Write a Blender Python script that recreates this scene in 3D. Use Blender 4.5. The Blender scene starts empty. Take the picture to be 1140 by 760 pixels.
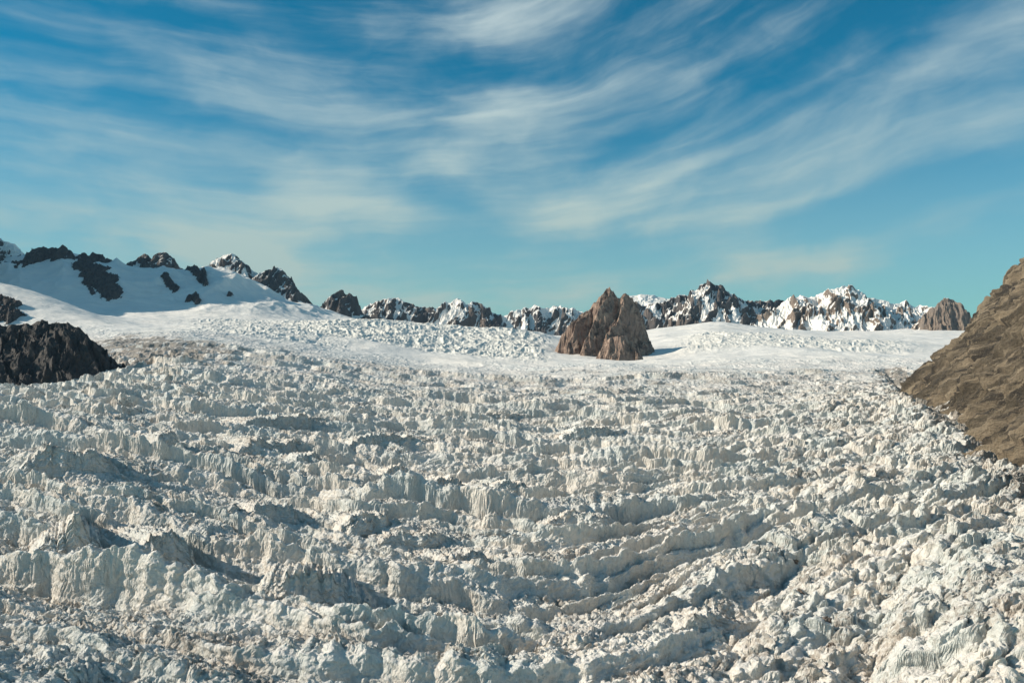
import bpy, math, random
import numpy as np
from mathutils import Vector

# ------------------------------------------------------------------ basics
F = 949.0            # focal length in pixels of the 1140 px wide photograph
CX, CY = 570.0, 380.0
f4 = np.float32
scene = bpy.context.scene
COL = scene.collection

def smooth(a, b, x):
    t = np.clip((x - a) / (b - a), 0, 1)
    return t * t * (3 - 2 * t)

def _hash(ix, iy, seed):
    h = (ix.astype(np.uint32) * np.uint32(374761393) + iy.astype(np.uint32) * np.uint32(668265263)
         + np.uint32((seed * 2246822519) & 0xffffffff))
    h ^= h >> np.uint32(13)
    h *= np.uint32(1274126177)
    h ^= h >> np.uint32(16)
    h *= np.uint32(2654435761)
    h ^= h >> np.uint32(15)
    return h

_ang = np.linspace(0, 2 * np.pi, 256, endpoint=False)
_GX, _GY = np.cos(_ang).astype(f4), np.sin(_ang).astype(f4)

def perlin(x, y, seed=0):
    x = np.asarray(x, f4); y = np.asarray(y, f4)
    xi = np.floor(x).astype(np.int32); yi = np.floor(y).astype(np.int32)
    xf = x - xi; yf = y - yi
    u = xf * xf * xf * (xf * (xf * 6 - 15) + 10)
    v = yf * yf * yf * (yf * (yf * 6 - 15) + 10)
    def g(ox, oy):
        k = _hash(xi + ox, yi + oy, seed) & np.uint32(255)
        return _GX[k] * (xf - ox) + _GY[k] * (yf - oy)
    a = g(0, 0); b = g(1, 0); c = g(0, 1); d = g(1, 1)
    ab = a + u * (b - a); cd = c + u * (d - c)
    return (ab + v * (cd - ab)) * f4(1.5)

def fbm(x, y, octs=4, seed=0, gain=0.5, lac=2.03):
    s = 0; a = 1.0; n = 0
    for i in range(octs):
        s = s + a * perlin(x, y, seed + i * 17); n += a
        x = x * lac + 11.3; y = y * lac - 7.1; a *= gain
    return s / n

def ridged(x, y, octs=4, seed=0, gain=0.5, lac=2.03):
    s = 0; a = 1.0; n = 0; w = 1.0
    for i in range(octs):
        r = 1 - np.abs(perlin(x, y, seed + i * 17)) * 1.6
        r = np.clip(r, 0, 1) ** 2
        s = s + a * r * w; n += a; w = np.clip(r * 1.6, 0, 1)
        x = x * lac + 5.3; y = y * lac - 3.1; a *= gain
    return s / n

def worley(x, y, seed=0, jit=0.9):
    """F1, F2-F1, random a, random b, dx, dy to the nearest centre"""
    x = np.asarray(x, f4); y = np.asarray(y, f4)
    xi = np.floor(x).astype(np.int32); yi = np.floor(y).astype(np.int32)
    xf = x - xi; yf = y - yi
    F1 = np.full(x.shape, 9, f4); F2 = np.full(x.shape, 9, f4)
    ra = np.zeros(x.shape, f4); rb = np.zeros(x.shape, f4)
    dx1 = np.zeros(x.shape, f4); dy1 = np.zeros(x.shape, f4)
    for oy in (-1, 0, 1):
        for ox in (-1, 0, 1):
            h = _hash(xi + ox, yi + oy, seed)
            px = (h & np.uint32(1023)).astype(f4) / 1023
            py = ((h >> np.uint32(10)) & np.uint32(1023)).astype(f4) / 1023
            dx = xf - (ox + 0.5 + (px - 0.5) * jit); dy = yf - (oy + 0.5 + (py - 0.5) * jit)
            d = np.sqrt(dx * dx + dy * dy)
            near = d < F1
            F2 = np.where(near, F1, np.minimum(F2, d))
            F1 = np.where(near, d, F1)
            dx1 = np.where(near, dx, dx1); dy1 = np.where(near, dy, dy1)
            ra = np.where(near, ((h >> np.uint32(20)) & np.uint32(1023)).astype(f4) / 1023, ra)
            rb = np.where(near, ((h * np.uint32(747796405)) >> np.uint32(22)).astype(f4) / 1023, rb)
    return F1, F2 - F1, ra, rb, dx1, dy1

# ------------------------------------------------------------------ macro relief of the valley
COLS = np.array([-600, 0, 60, 110, 160, 220, 260, 300, 350, 400, 480, 560, 620, 680, 740, 800, 860, 940, 1040, 1140, 1740], float)
ROWS = {
 250: [1080]*3 + [1085]*3 + [1095]*15,
 450: [700, 718, 724, 729, 734, 741, 747, 753, 758, 763, 769, 772, 772, 766, 756, 744, 731, 712, 688, 664, 540],
 700: [540, 552, 558, 564, 570, 579, 586, 593, 599, 605, 611, 615, 615, 613, 608, 601, 592, 577, 558, 541, 430],
 1000:[468, 474, 477, 480, 484, 491, 499, 510, 517, 523, 528, 529, 529, 528, 526, 523, 518, 510, 498, 485, 400],
 1500:[440, 440, 436, 433, 430, 430, 435, 440, 446, 452, 460, 464, 464, 463, 462, 460, 457, 452, 444, 436, 380],
 2000:[430, 428, 415, 402, 396, 395, 400, 405, 412, 420, 430, 433, 433, 432, 431, 431, 431, 431, 431, 431, 431],
 2400:[405, 395, 385, 379, 377, 378, 382, 387, 394, 402, 412, 416, 416, 415, 413, 412, 412, 412, 410, 410, 410],
 2800:[380, 366, 366, 366, 367, 369, 372, 377, 385, 393, 404, 406, 405, 404, 403, 401, 400, 400, 400, 400, 400],
 3200:[300, 316, 335, 352, 362, 364, 364, 366, 370, 375, 384, 391, 396, 400, 397, 390, 388, 391, 393, 394, 394],
 3700:[290, 322, 341, 352, 355, 358, 358, 359, 359, 357, 361, 368, 376, 389, 382, 374, 375, 382, 388, 388, 388],
 4500:[270, 338, 344, 347, 348, 350, 352, 355, 362, 362, 368, 372, 378, 379, 373, 369, 373, 376, 380, 380, 380],
 5500:[240, 292, 284, 288, 298, 300, 304, 325, 343, 356, 366, 369, 375, 373, 365, 357, 367, 372, 371, 372, 372],
 6500:[260, 300, 300, 305, 308, 308, 310, 335, 350, 360, 367, 370, 376, 374, 368, 362, 368, 370, 366, 366, 366],
 9000:[300, 320, 320, 322, 325, 330, 335, 345, 360, 368, 372, 374, 376, 376, 374, 370, 371, 370, 366, 366, 366],
 14000:[378]*21,
}
_RD = np.array(sorted(ROWS), float); _RL = np.log(_RD)
_UU = np.arange(-600, 1741, 10.0)
def _smooth1(a, n, axis):
    for _ in range(n):
        p = np.concatenate([np.take(a, [0], axis), a, np.take(a, [-1], axis)], axis)
        sl = [slice(None)] * 2
        s0 = list(sl); s1 = list(sl); s2 = list(sl)
        s0[axis] = slice(0, -2); s1[axis] = slice(1, -1); s2[axis] = slice(2, None)
        a = (p[tuple(s0)] + 2 * p[tuple(s1)] + p[tuple(s2)]) / 4
    return a
def _catmull(t, xs, ys):
    i = np.clip(np.searchsorted(xs, t) - 1, 0, len(xs) - 2)
    m = np.gradient(ys, xs, axis=0)
    h = (xs[i + 1] - xs[i])[:, None]; s = ((t - xs[i])[:, None]) / h
    h00 = 2*s**3 - 3*s**2 + 1; h10 = s**3 - 2*s**2 + s; h01 = -2*s**3 + 3*s**2; h11 = s**3 - s**2
    return h00*ys[i] + h10*h*m[i] + h01*ys[i+1] + h11*h*m[i+1]
_LL = np.linspace(_RL[0], _RL[-1], 400)
_tab = np.array([np.interp(_UU, COLS, ROWS[int(d)]) for d in _RD])
_ztab = (CY - _tab) / F * _RD[:, None]                       # real heights
_M = _smooth1(_catmull(_LL, _RL, _ztab), 5, 1)
_M = _smooth1(_M, 3, 0).astype(f4)
def macro(x, y):
    y = np.maximum(np.asarray(y, f4), 240)
    px = CX + F * np.asarray(x, f4) / y
    a = np.clip((px + 600) / 10, 0, len(_UU) - 1.001)
    b = np.clip((np.log(y) - _LL[0]) / (_LL[1] - _LL[0]), 0, 398.999)
    ai = a.astype(np.int32); bi = b.astype(np.int32); af = (a - ai).astype(f4); bf = (b - bi).astype(f4)
    return ((_M[bi, ai] * (1 - af) + _M[bi, ai + 1] * af) * (1 - bf)
            + (_M[bi + 1, ai] * (1 - af) + _M[bi + 1, ai + 1] * af) * bf)

# ------------------------------------------------------------------ relief of the broken ice
def hash01(i, seed):
    return (_hash(np.asarray(i, np.int32), np.full(np.shape(i), 7, np.int32), seed) & np.uint32(4095)).astype(f4) / 4095

def serac_rows(x, v, L, Lx, H0, H1, seed, rise=0.10, back=1.15, pw=1.0, warp=1.3):
    """long fins of ice: a steep wall towards the viewer, a scalloped crest, a back slope"""
    ph = v / L + fbm(x / (Lx * 3.2), v / (L * 5), 4, seed) * warp
    row = np.floor(ph).astype(np.int32)
    f = (ph - row).astype(f4)
    xs = x / Lx + hash01(row, seed + 1) * 17.0 + perlin(x / (Lx * .8), v / (L * 6), seed + 2) * .7
    ci = np.floor(xs).astype(np.int32)
    tt = xs - ci - 0.5
    ra = (_hash(ci, row, seed + 3) & np.uint32(1023)).astype(f4) / 1023
    sd_ = np.where(tt < 0, -1, 1).astype(np.int32)
    rn = (_hash(ci + sd_, row, seed + 3) & np.uint32(1023)).astype(f4) / 1023
    ra = ra + (rn - ra) * .5 * smooth(.36, .5, np.abs(tt))
    dome = np.clip(1 - (2 * np.abs(tt)) ** 3.0, 0, 1) ** 0.8
    A = (H0 + (H1 - H0) * ra ** pw) * (0.72 + 0.28 * dome) * (1 + .24 * perlin(x / 9, row * 3.7 + v * .03, seed + 6) + .05 * perlin(x / 3.5, row * 1.7 + v * .1, seed + 7))
    prof = smooth(0, rise, f) * np.clip(1 - f * back, -0.15, 1)
    wall = (1 - smooth(rise * 1.0, rise * 2.2, f)) * smooth(0.97, 1.0, 1 - 0 * f)
    return A * prof, wall, A

def chunks(wx, wy, L, H, seed, crack=0.35, aspect=1.0, depth=0.45):
    """broken blocks: every cell a tilted facet, narrow gaps between"""
    F1, E, ra, rb, dx, dy = worley(wx / (L * aspect), wy / L, seed, 1.0)
    t = H * (ra * 0.75 + (rb - 0.5) * dx * 1.7 - (ra - 0.3) * dy * 1.5 - 0.45 * F1)
    g = smooth(0, min(.16, crack), E)
    return (t - H * depth * (1 - smooth(0, crack, E))) * g - H * (depth * .8) * (1 - g)

def ice_detail(x, y):
    """height (m) of the seracs over the macro surface, and a 0..1 dirt field"""
    px = CX + F * x / y
    d = y
    bound = np.interp(d, [380, 520, 700, 900, 1300, 1800, 2600], [720, 770, 830, 810, 850, 900, 960]).astype(f4)
    wob = fbm(x / 120, y / 120, 3, 5)
    right = smooth(-50, 70, px - bound + wob * 110)
    upper = smooth(1350, 2100, d + wob * 300)
    left = smooth(340, 140, px + wob * 60) * smooth(950, 1250, d) * smooth(2300, 1800, d)
    rot = np.logaddexp(0, (x - 35) / 25) * 25 * 1.05 * np.exp(-((d - 560) / 260) ** 2)
    w1 = fbm(x / 100, y / 100, 3, 21)
    flute = perlin(x / 3.4, y / 14, 31) * 0.3 + perlin(x / 10, y / 40, 32) * 2.0
    v = y - rot - np.logaddexp(0, (-x - 20) / 60) * 60 * .30 * np.exp(-((d - 500) / 500) ** 2) + w1 * 22 + flute + perlin(x / 16, y / 16, 34) * 3
    strength = 0.60 + 0.6 * smooth(-0.25, 0.3, fbm(x / 150, y / 90, 3, 35))
    hA, wA, aA = serac_rows(x, v, 46, 110, 11, 22, 51, 0.12, 1.15, 1.2, .9)
    hG, wG, aG = serac_rows(x - 40, v + 60, 125, 260, 9, 22, 57, 0.08, 1.0, 1.0, 0.8)
    hB, wB, aB = serac_rows(x + 31, v + 13 + w1 * 12, 21, 48, 2.5, 8, 61, 0.2, 1.2)
    hE, wE, aE = serac_rows(x + 3, v + 3 + w1 * 6, 9, 15, 1, 4, 65, 0.3, 1.1)
    hD, wD, aD = serac_rows(x + 77, y + w1 * 30, 105, 420, 9, 17, 67, 0.10, 1.1, 1, .8)
    hC, wC, aC = serac_rows(x + 11, v + 5, 15, 46, 2, 7, 71, 0.25, 1.0)
    base = fbm(x / 240, v / 95, 3, 41) * 26 * (1 - 0.45 * upper)
    near = 1 - upper
    A = hA * strength; B = hB
    m = np.maximum(A, B) + 0.35 * np.minimum(A, B) + .8 * hE * (1 - .6 * smooth(2, 8, A - B))
    wall = np.where(A > B, wA * smooth(6, 12, aA * strength), wB * 0.7)
    wall = np.maximum(wall, wG * .85)
    wr = 1 - .8 * np.maximum(wG, wA * .5)
    hl, wl, al = serac_rows(x + 7, v - 9, 36, 26, 4, 24, 81, 0.2, 1.5)
    hh = (m + hG * .8) * near * (1 - 0.6 * left) + hl * left + (hC * .5 + 0.10 * hA + 0.12 * hB + hD * smooth(3000, 1900, d)) * upper * (1 - left)
    wx = x + perlin(x / 9, y / 9, 61) * 2.5; wy = y + perlin(x / 9, y / 9, 62) * 2.5
    c1 = chunks(wx, wy, 7.5, 3.6, 74, 0.4, 1.4)
    c2 = chunks(wx + 3, wy, 3.2, 1.7, 75, 0.4, 1.2)
    rub = chunks(wx, wy, 30, 8.5, 171, 0.25, 1.25, .2) + chunks(wx, wy, 14, 5.0, 172, 0.3, 1.3, .3) \
        + chunks(wx, wy, 6.5, 2.1, 173, .3, 1.3, .35) * wr + c2 * 0.5 * wr + hB * .2 + hA * 0.25 + hG * .6
    rub = rub * (1 - 0.35 * upper)
    rough = smooth(-0.3, 0.3, fbm(x / 38, y / 30, 3, 181))
    fine = (ridged(x / 8, y / 7, 5, 182, .58) - 0.4) * 3.2
    keep = 1 - wall * (1 - upper) * 0.75
    tex = (c1 * 0.75 * (0.3 + 0.7 * rough) + c2 * 0.65 + fine * .75) * (1 - 0.62 * upper)
    h = base + hh * (1 - right) + tex * (1 - right) * keep + rub * right + fine * .3 * right * wr
    h = h + wall * (1 - right) * (perlin(x / 2.2, y / 3, 183) * .4)
    dirt = smooth(0.0, 0.5, fbm(x / 60, y / 40, 4, 91) + 0.3 * fbm(x / 8, y / 8, 3, 92) + 0.30) * keep
    # brown band on the crest beside the dark outcrop
    band = np.exp(-((px - 178) / 50) ** 2 - ((d - 2230) / 280) ** 2)
    dirt = np.clip(dirt + band * 5.0 * smooth(-.3, .2, fbm(x / 25, y / 40, 3, 93)), 0, 2.2)
    Ax, Ay, Bx, By = (1010 - CX) / F * 1850, 1850.0, (1150 - CX) / F * 760, 760.0
    Lm = math.hypot(Bx - Ax, By - Ay)
    dl = ((x - Ax) * (By - Ay) - (y - Ay) * (Bx - Ax)) / Lm
    mg = np.exp(-(dl / 30) ** 2) + .6 * np.exp(-((dl + 20 + 30 * fbm(x / 60, y / 60, 2, 95)) / 22) ** 2)
    dirt = np.clip(dirt + mg * 2.2 * smooth(-.35, .1, fbm(x / 18, y / 30, 3, 94)), 0, 2.2)
    h = h - 9 * np.exp(-(dl / 14) ** 2)
    # horizontal push by height: breaks up the walls and lets crests lean out
    hw = h - base
    lean = np.clip(hw, -5, 25) * 0.16 * (1 - upper)
    px_ = (perlin(x / 5 + y / 40, h / 3.2, 191) * 1.1 + perlin(x / 2.1 + y / 9, h / 1.5, 192) * .55)
    py_ = (perlin(x / 12 + y / 30, h / 6, 195) * 1.2 + perlin(y / 5 + x / 40, h / 3.0, 193) * 1.0 + perlin(y / 2.1 + x / 9, h / 1.4, 194) * .5)
    k = 1 - .5 * upper
    return h, dirt, py_ * k, px_ * k - lean

def edge_fade(d):
    return 1

def snow_detail(x, y):
    px = CX + F * x / y
    d = y
    # broken upper icefall left of centre, rough hump right of the central rock
    a = smooth(300, 400, px) * smooth(625, 590, px) * smooth(2950, 3120, d + (px - 480) * 1.0) * smooth(3950, 3700, d)
    b = smooth(735, 790, px) * smooth(1060, 960, px) * smooth(3150, 3300, d) * smooth(4300, 3900, d) * 0.75
    c = smooth(2900, 2680, d + fbm(x / 150, y / 150, 3, 130) * 300) * 0.3
    g = smooth(170, 260, px) * smooth(420, 330, px) * smooth(2700, 2900, d) * smooth(4400, 3700, d) * 0.7
    m = np.clip(a + b + c + g, 0, 1)
    xx = x + fbm(x / 60, y / 60, 3, 121) * 30; yy = y + fbm(x / 60, y / 60, 3, 122) * 30
    F1, E, ra, rb, dx, dy = worley(xx / 26, yy / 40, 123)
    h1 = (ridged(xx / 50, yy / 90, 6, 136, .6) - .4) * 12 + (0.8 * (0.2 + 0.8 * ra) * (1 - 0.5 * dy)) * smooth(0, 0.4, E)
    F1, E, ra, rb, dx, dy = worley(xx / 13, yy / 12, 124)
    h2 = (1.2 * ra * (1 - 0.5 * dy)) * smooth(0, 0.4, E)
    roll = fbm(x / 420, y / 260, 5, 125) * 22 + fbm(x / 120, y / 45, 3, 126) * 3.0
    farm = smooth(4300, 5200, d) * smooth(460, 300, px)
    roll = roll * (1 + 0.5 * farm) + farm * (ridged(x / 520 + y / 900, y / 700 - x / 1500, 4, 135) - .4) * 55
    h2 = h2 + (ridged(x / 11, y / 14, 3, 129) - .4) * 4
    roll = roll + (serac_rows(x, y + 20 * fbm(x / 200, y / 200, 2, 133), 170, 260, 3, 14, 134, .2, 1.0)[0]) * np.clip(m * 1.5, 0, 1)
    lines = (ridged(x / 160, y / 14, 3, 127) - 0.3) * 3.0 * smooth(-0.1, 0.4, fbm(x / 300, y / 200, 2, 128))
    return roll + (h1 + h2) * m + lines * (1 - m) * smooth(5200, 4200, d), m

# ------------------------------------------------------------------ mesh helpers
def grid_mesh(name, X, Y, Z, mat, attrs=None, smoothed=True):
    ny, nx = X.shape
    co = np.empty((ny * nx, 3), f4)
    co[:, 0] = X.ravel(); co[:, 1] = Y.ravel(); co[:, 2] = Z.ravel()
    idx = np.arange(ny * nx, dtype=np.int32).reshape(ny, nx)
    quads = np.stack([idx[:-1, :-1], idx[:-1, 1:], idx[1:, 1:], idx[1:, :-1]], -1).reshape(-1, 4)
    return raw_mesh(name, co, quads, mat, attrs, smoothed)

def raw_mesh(name, co, faces, mat, attrs=None, smoothed=True):
    k = faces.shape[1]
    me = bpy.data.meshes.new(name)
    me.vertices.add(len(co)); me.vertices.foreach_set('co', np.ascontiguousarray(co, f4).ravel())
    me.loops.add(faces.size); me.loops.foreach_set('vertex_index', np.ascontiguousarray(faces, np.int32).ravel())
    me.polygons.add(len(faces))
    me.polygons.foreach_set('loop_start', np.arange(0, faces.size, k, dtype=np.int32))
    me.polygons.foreach_set('use_smooth', np.full(len(faces), smoothed, bool))
    me.update(calc_edges=True)
    for an, av in (attrs or {}).items():
        at = me.attributes.new(an, 'FLOAT', 'POINT')
        at.data.foreach_set('value', np.ascontiguousarray(av, f4).ravel())
    me.materials.append(mat)
    ob = bpy.data.objects.new(name, me); COL.objects.link(ob)
    return ob

def tag(o, label=None, cat=None, group=None, kind=None):
    if label: o['label'] = label
    if cat: o['category'] = cat
    if group: o['group'] = group
    if kind: o['kind'] = kind
    return o

# ------------------------------------------------------------------ materials
class NT:
    def __init__(self, name):
        self.m = bpy.data.materials.new(name); self.m.use_nodes = True
        self.t = self.m.node_tree; self.t.nodes.clear()
        self.out = self.n('ShaderNodeOutputMaterial')
        self.b = self.n('ShaderNodeBsdfPrincipled')
        self.l(self.b.outputs[0], self.out.inputs[0])
        self.geo = self.n('ShaderNodeNewGeometry')
        self.pos = self.geo.outputs['Position']
    def n(self, k, **kw):
        n = self.t.nodes.new(k)
        for a, v in kw.items(): setattr(n, a, v)
        return n
    def l(self, a, b): self.t.links.new(a, b)
    def set(self, inp, v):
        if isinstance(v, (int, float, tuple)): inp.default_value = v
        else: self.l(v, inp)
    def math(self, op, a, b=0.0, clamp=False):
        n = self.n('ShaderNodeMath', operation=op, use_clamp=clamp)
        self.set(n.inputs[0], a); self.set(n.inputs[1], b); return n.outputs[0]
    def map(self, scale=(1, 1, 1), rot=(0, 0, 0), vec=None):
        n = self.n('ShaderNodeMapping'); self.l(vec or self.pos, n.inputs[0])
        n.inputs['Scale'].default_value = scale; n.inputs['Rotation'].default_value = rot
        return n.outputs[0]
    def noise(self, scale, detail=4, rough=0.55, vec=None, dist=0.0):
        n = self.n('ShaderNodeTexNoise'); self.l(vec or self.pos, n.inputs['Vector'])
        n.inputs['Scale'].default_value = scale; n.inputs['Detail'].default_value = detail
        n.inputs['Roughness'].default_value = rough; n.inputs['Distortion'].default_value = dist
        return n.outputs['Fac']
    def rng(self, v, a, b, c=0.0, d=1.0):
        n = self.n('ShaderNodeMapRange', interpolation_type='SMOOTHSTEP'); self.set(n.inputs[0], v)
        for i, q in enumerate((a, b, c, d)): n.inputs[1 + i].default_value = q
        return n.outputs[0]
    def mix(self, f, a, b):
        n = self.n('ShaderNodeMix', data_type='RGBA'); self.set(n.inputs[0], f)
        for i, q in ((6, a), (7, b)):
            if isinstance(q, tuple): n.inputs[i].default_value = q + (1,) if len(q) == 3 else q
            else: self.l(q, n.inputs[i])
        return n.outputs[2]
    def attr(self, name):
        n = self.n('ShaderNodeAttribute', attribute_name=name); return n.outputs['Fac']
    def nz(self):
        s = self.n('ShaderNodeSeparateXYZ'); self.l(self.geo.outputs['True Normal'], s.inputs[0]); return s.outputs[2]
    def bump(self, h, dist, strength=1.0):
        n = self.n('ShaderNodeBump'); self.l(h, n.inputs['Height'])
        n.inputs['Distance'].default_value = dist; n.inputs['Strength'].default_value = strength
        self.l(n.outputs[0], self.b.inputs['Normal']); return n

def ice_material():
    t = NT('glacier_ice')
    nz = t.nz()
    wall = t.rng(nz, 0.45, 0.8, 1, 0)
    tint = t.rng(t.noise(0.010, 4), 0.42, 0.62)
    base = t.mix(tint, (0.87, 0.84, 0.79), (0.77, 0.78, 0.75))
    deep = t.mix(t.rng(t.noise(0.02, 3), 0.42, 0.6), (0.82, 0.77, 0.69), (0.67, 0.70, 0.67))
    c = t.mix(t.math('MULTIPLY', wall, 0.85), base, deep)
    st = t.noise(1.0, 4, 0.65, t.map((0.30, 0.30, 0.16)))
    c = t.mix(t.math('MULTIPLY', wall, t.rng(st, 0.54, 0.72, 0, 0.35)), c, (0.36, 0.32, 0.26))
    dn = t.noise(0.30, 6, 0.7)
    heavy = t.math('MULTIPLY', t.math('MAXIMUM', t.math('SUBTRACT', t.attr('dirt'), 0.9), 0.0), 0.34)
    dirt = t.math('MULTIPLY', t.attr('dirt'), t.rng(t.math('ADD', dn, heavy), 0.40, 0.62), clamp=True)
    dc = t.mix(t.noise(0.05, 3), (0.26, 0.23, 0.20), (0.36, 0.28, 0.22))
    dc = t.mix(t.math('MULTIPLY', heavy, 3.2, clamp=True), dc, (0.15, 0.115, 0.085))
    c = t.mix(t.math('MULTIPLY', dirt, 0.68, clamp=True), c, dc)
    c = t.mix(t.rng(t.noise(0.5, 8, 0.8), 0.54, 0.68, 0, 0.38), c, (0.34, 0.31, 0.28))
    c = t.mix(t.rng(t.noise(0.35, 8, 0.8), 0.44, 0.34, 0, 0.6), c, (0.88, 0.88, 0.86))
    t.l(c, t.b.inputs['Base Color'])
    t.b.inputs['Roughness'].default_value = 0.6
    t.b.inputs['IOR'].default_value = 1.31
    h = t.math('ADD', t.noise(0.8, 6, 0.65), t.math('MULTIPLY', t.noise(1.0, 4, 0.6, t.map((0.4, 0.4, 0.22))), 0.5))
    t.bump(h, 1.6, 1.0)
    return t.m

def snow_material():
    t = NT('snow')
    c = t.mix(t.rng(t.noise(0.004, 4), 0.4, 0.6), (0.90, 0.87, 0.81), (0.84, 0.83, 0.79))
    rough = t.attr('rough')
    c = t.mix(t.math('MULTIPLY', rough, 0.7), c, (0.76, 0.76, 0.70))
    st = t.noise(1.0, 4, 0.6, t.map((0.006, 0.05, 0.03)))
    c = t.mix(t.rng(st, 0.52, 0.72, 0, 0.3), c, (0.52, 0.50, 0.45))
    t.l(c, t.b.inputs['Base Color'])
    t.b.inputs['Roughness'].default_value = 0.6
    t.bump(t.noise(0.12, 6, 0.65), 5.0, 0.5)
    return t.m

def rock_material(name, ca, cb, cc, sc=0.02, strata=(0.02, 0.02, 0.1), rot=(0, 0, 0), snow=True, bump=4.0, bs=0.08):
    t = NT(name)
    v = t.map(strata, rot)
    n1 = t.noise(1.0, 6, 0.65, v, 0.3)
    n2 = t.noise(sc, 5, 0.6)
    c = t.mix(t.rng(n1, 0.38, 0.62), ca, cb)
    c = t.mix(t.rng(n2, 0.45, 0.65), c, cc)
    if snow:
        s = t.math('ADD', t.attr('snow'), t.math('MULTIPLY', t.math('SUBTRACT', t.noise(bs * 0.6, 4, 0.6), 0.5), 0.9))
        c = t.mix(t.rng(s, 0.45, 0.55), c, (0.88, 0.86, 0.82))
    t.l(c, t.b.inputs['Base Color'])
    t.b.inputs['Roughness'].default_value = 0.85
    h = t.math('ADD', t.noise(bs, 6, 0.7), t.math('MULTIPLY', n1, 1.2))
    t.bump(h, bump, 1.0)
    return t.m

ICE = ice_material()
SNOW = snow_material()
ROCK_FAR = rock_material('far_rock', (0.045, 0.045, 0.05), (0.10, 0.09, 0.085), (0.13, 0.105, 0.09), 0.004, (0.012, 0.012, 0.004), bump=14, bs=0.02)
ROCK_WARM = rock_material('brown_rock', (0.13, 0.10, 0.08), (0.24, 0.19, 0.15), (0.19, 0.155, 0.13), 0.01, (0.05, 0.05, 0.008), bump=7, bs=0.06)
ROCK_RED = rock_material('reddish_rock', (0.13, 0.088, 0.07), (0.40, 0.29, 0.22), (0.30, 0.21, 0.165), 0.012, (0.05, 0.05, 0.05), (0, math.radians(35), 0), bump=6, bs=0.09)
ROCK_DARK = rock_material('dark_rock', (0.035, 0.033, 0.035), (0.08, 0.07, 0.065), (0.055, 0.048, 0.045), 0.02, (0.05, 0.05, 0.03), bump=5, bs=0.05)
def cliff_material():
    t = NT('cliff_rock')
    cv = t.n('ShaderNodeCombineXYZ'); t.l(t.attr('across'), cv.inputs[0]); t.l(t.attr('along'), cv.inputs[1])
    n1 = t.noise(1.0, 7, 0.65, t.map((0.026, 0.005, 1), vec=cv.outputs[0]), 0.4)
    n2 = t.noise(1.0, 6, 0.7, t.map((0.085, 0.012, 1), vec=cv.outputs[0]), 0.2)
    n3 = t.noise(0.012, 5, 0.6)
    c = t.mix(t.rng(n1, 0.42, 0.58), (0.10, 0.080, 0.056), (0.33, 0.262, 0.18))
    c = t.mix(t.rng(n3, 0.46, 0.66, 0, .3), c, (0.24, 0.195, 0.135))
    c = t.mix(t.rng(n2, 0.49, 0.60, 0, .9), c, (0.045, 0.038, 0.032))
    c = t.mix(t.rng(n2, 0.46, 0.36, 0, .7), c, (0.46, 0.37, 0.26))
    n4 = t.noise(0.22, 8, 0.8)
    c = t.mix(t.rng(n4, 0.56, 0.64, 0, .4), c, (0.06, 0.05, 0.04))
    c = t.mix(t.rng(t.noise(0.35, 8, 0.8), 0.56, 0.68, 0, .6), c, (0.50, 0.42, 0.30))
    t.l(c, t.b.inputs['Base Color']); t.b.inputs['Roughness'].default_value = 0.85
    t.bump(t.math('ADD', n2, t.math('MULTIPLY', t.noise(.3, 6, .75), .9)), 7.0, 1.0)
    return t.m
ROCK_CLIFF = cliff_material()

# ------------------------------------------------------------------ ground sheets
NX = 1500
px_cols = np.concatenate([np.linspace(-420, -40, 120, endpoint=False), np.linspace(-40, 1180, NX, endpoint=False), np.linspace(1180, 1560, 120)])
U = ((px_cols - CX) / F).astype(f4)
dg = np.exp(np.linspace(math.log(360), math.log(2700), 2000)).astype(f4)
Yg, Ug = np.meshgrid(dg, U, indexing='ij'); Xg = Ug * Yg
h, dirt, ox, oy = ice_detail(Xg, Yg)
fade = smooth(2620, 2280, Yg + fbm(Xg / 200, Yg / 160, 3, 131) * 380)
fade = np.minimum(fade, smooth(2700, 2640, Yg))
sd, sm = snow_detail(Xg, Yg)
Zg = macro(Xg, Yg) + h * fade + sd * (1 - fade) - 6 * fade
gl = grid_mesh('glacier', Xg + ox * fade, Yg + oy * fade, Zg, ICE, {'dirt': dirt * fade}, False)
tag(gl, 'broken grey and cream glacier ice filling the valley floor', 'glacier', kind='structure')
edge_z = Zg[-1].copy()
ds = np.exp(np.linspace(math.log(2700), math.log(14000), 900)).astype(f4)
Ys, Us = np.meshgrid(ds, U, indexing='ij'); Xs = Us * Ys
sd, sm = snow_detail(Xs, Ys)
Zs = macro(Xs, Ys) + sd
sn = grid_mesh('snowfield', Xs, Ys, Zs, SNOW, {'rough': sm})
tag(sn, 'smooth white snowfield rising behind the broken ice', 'snowfield', kind='structure')
del ox, oy, Xg, Yg, Ug, Zg, h, dirt, sd, Xs, Ys, Us, Zs

def ground_at(px, y):
    """where the line of sight of the photograph meets the ice"""
    dd = np.exp(np.linspace(math.log(380), math.log(2900), 900))
    z = macro((px - CX) / F * dd, dd); yy = CY - F * z / dd
    k = int(np.argmax(yy <= y)); return dd[k], z[k]

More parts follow.
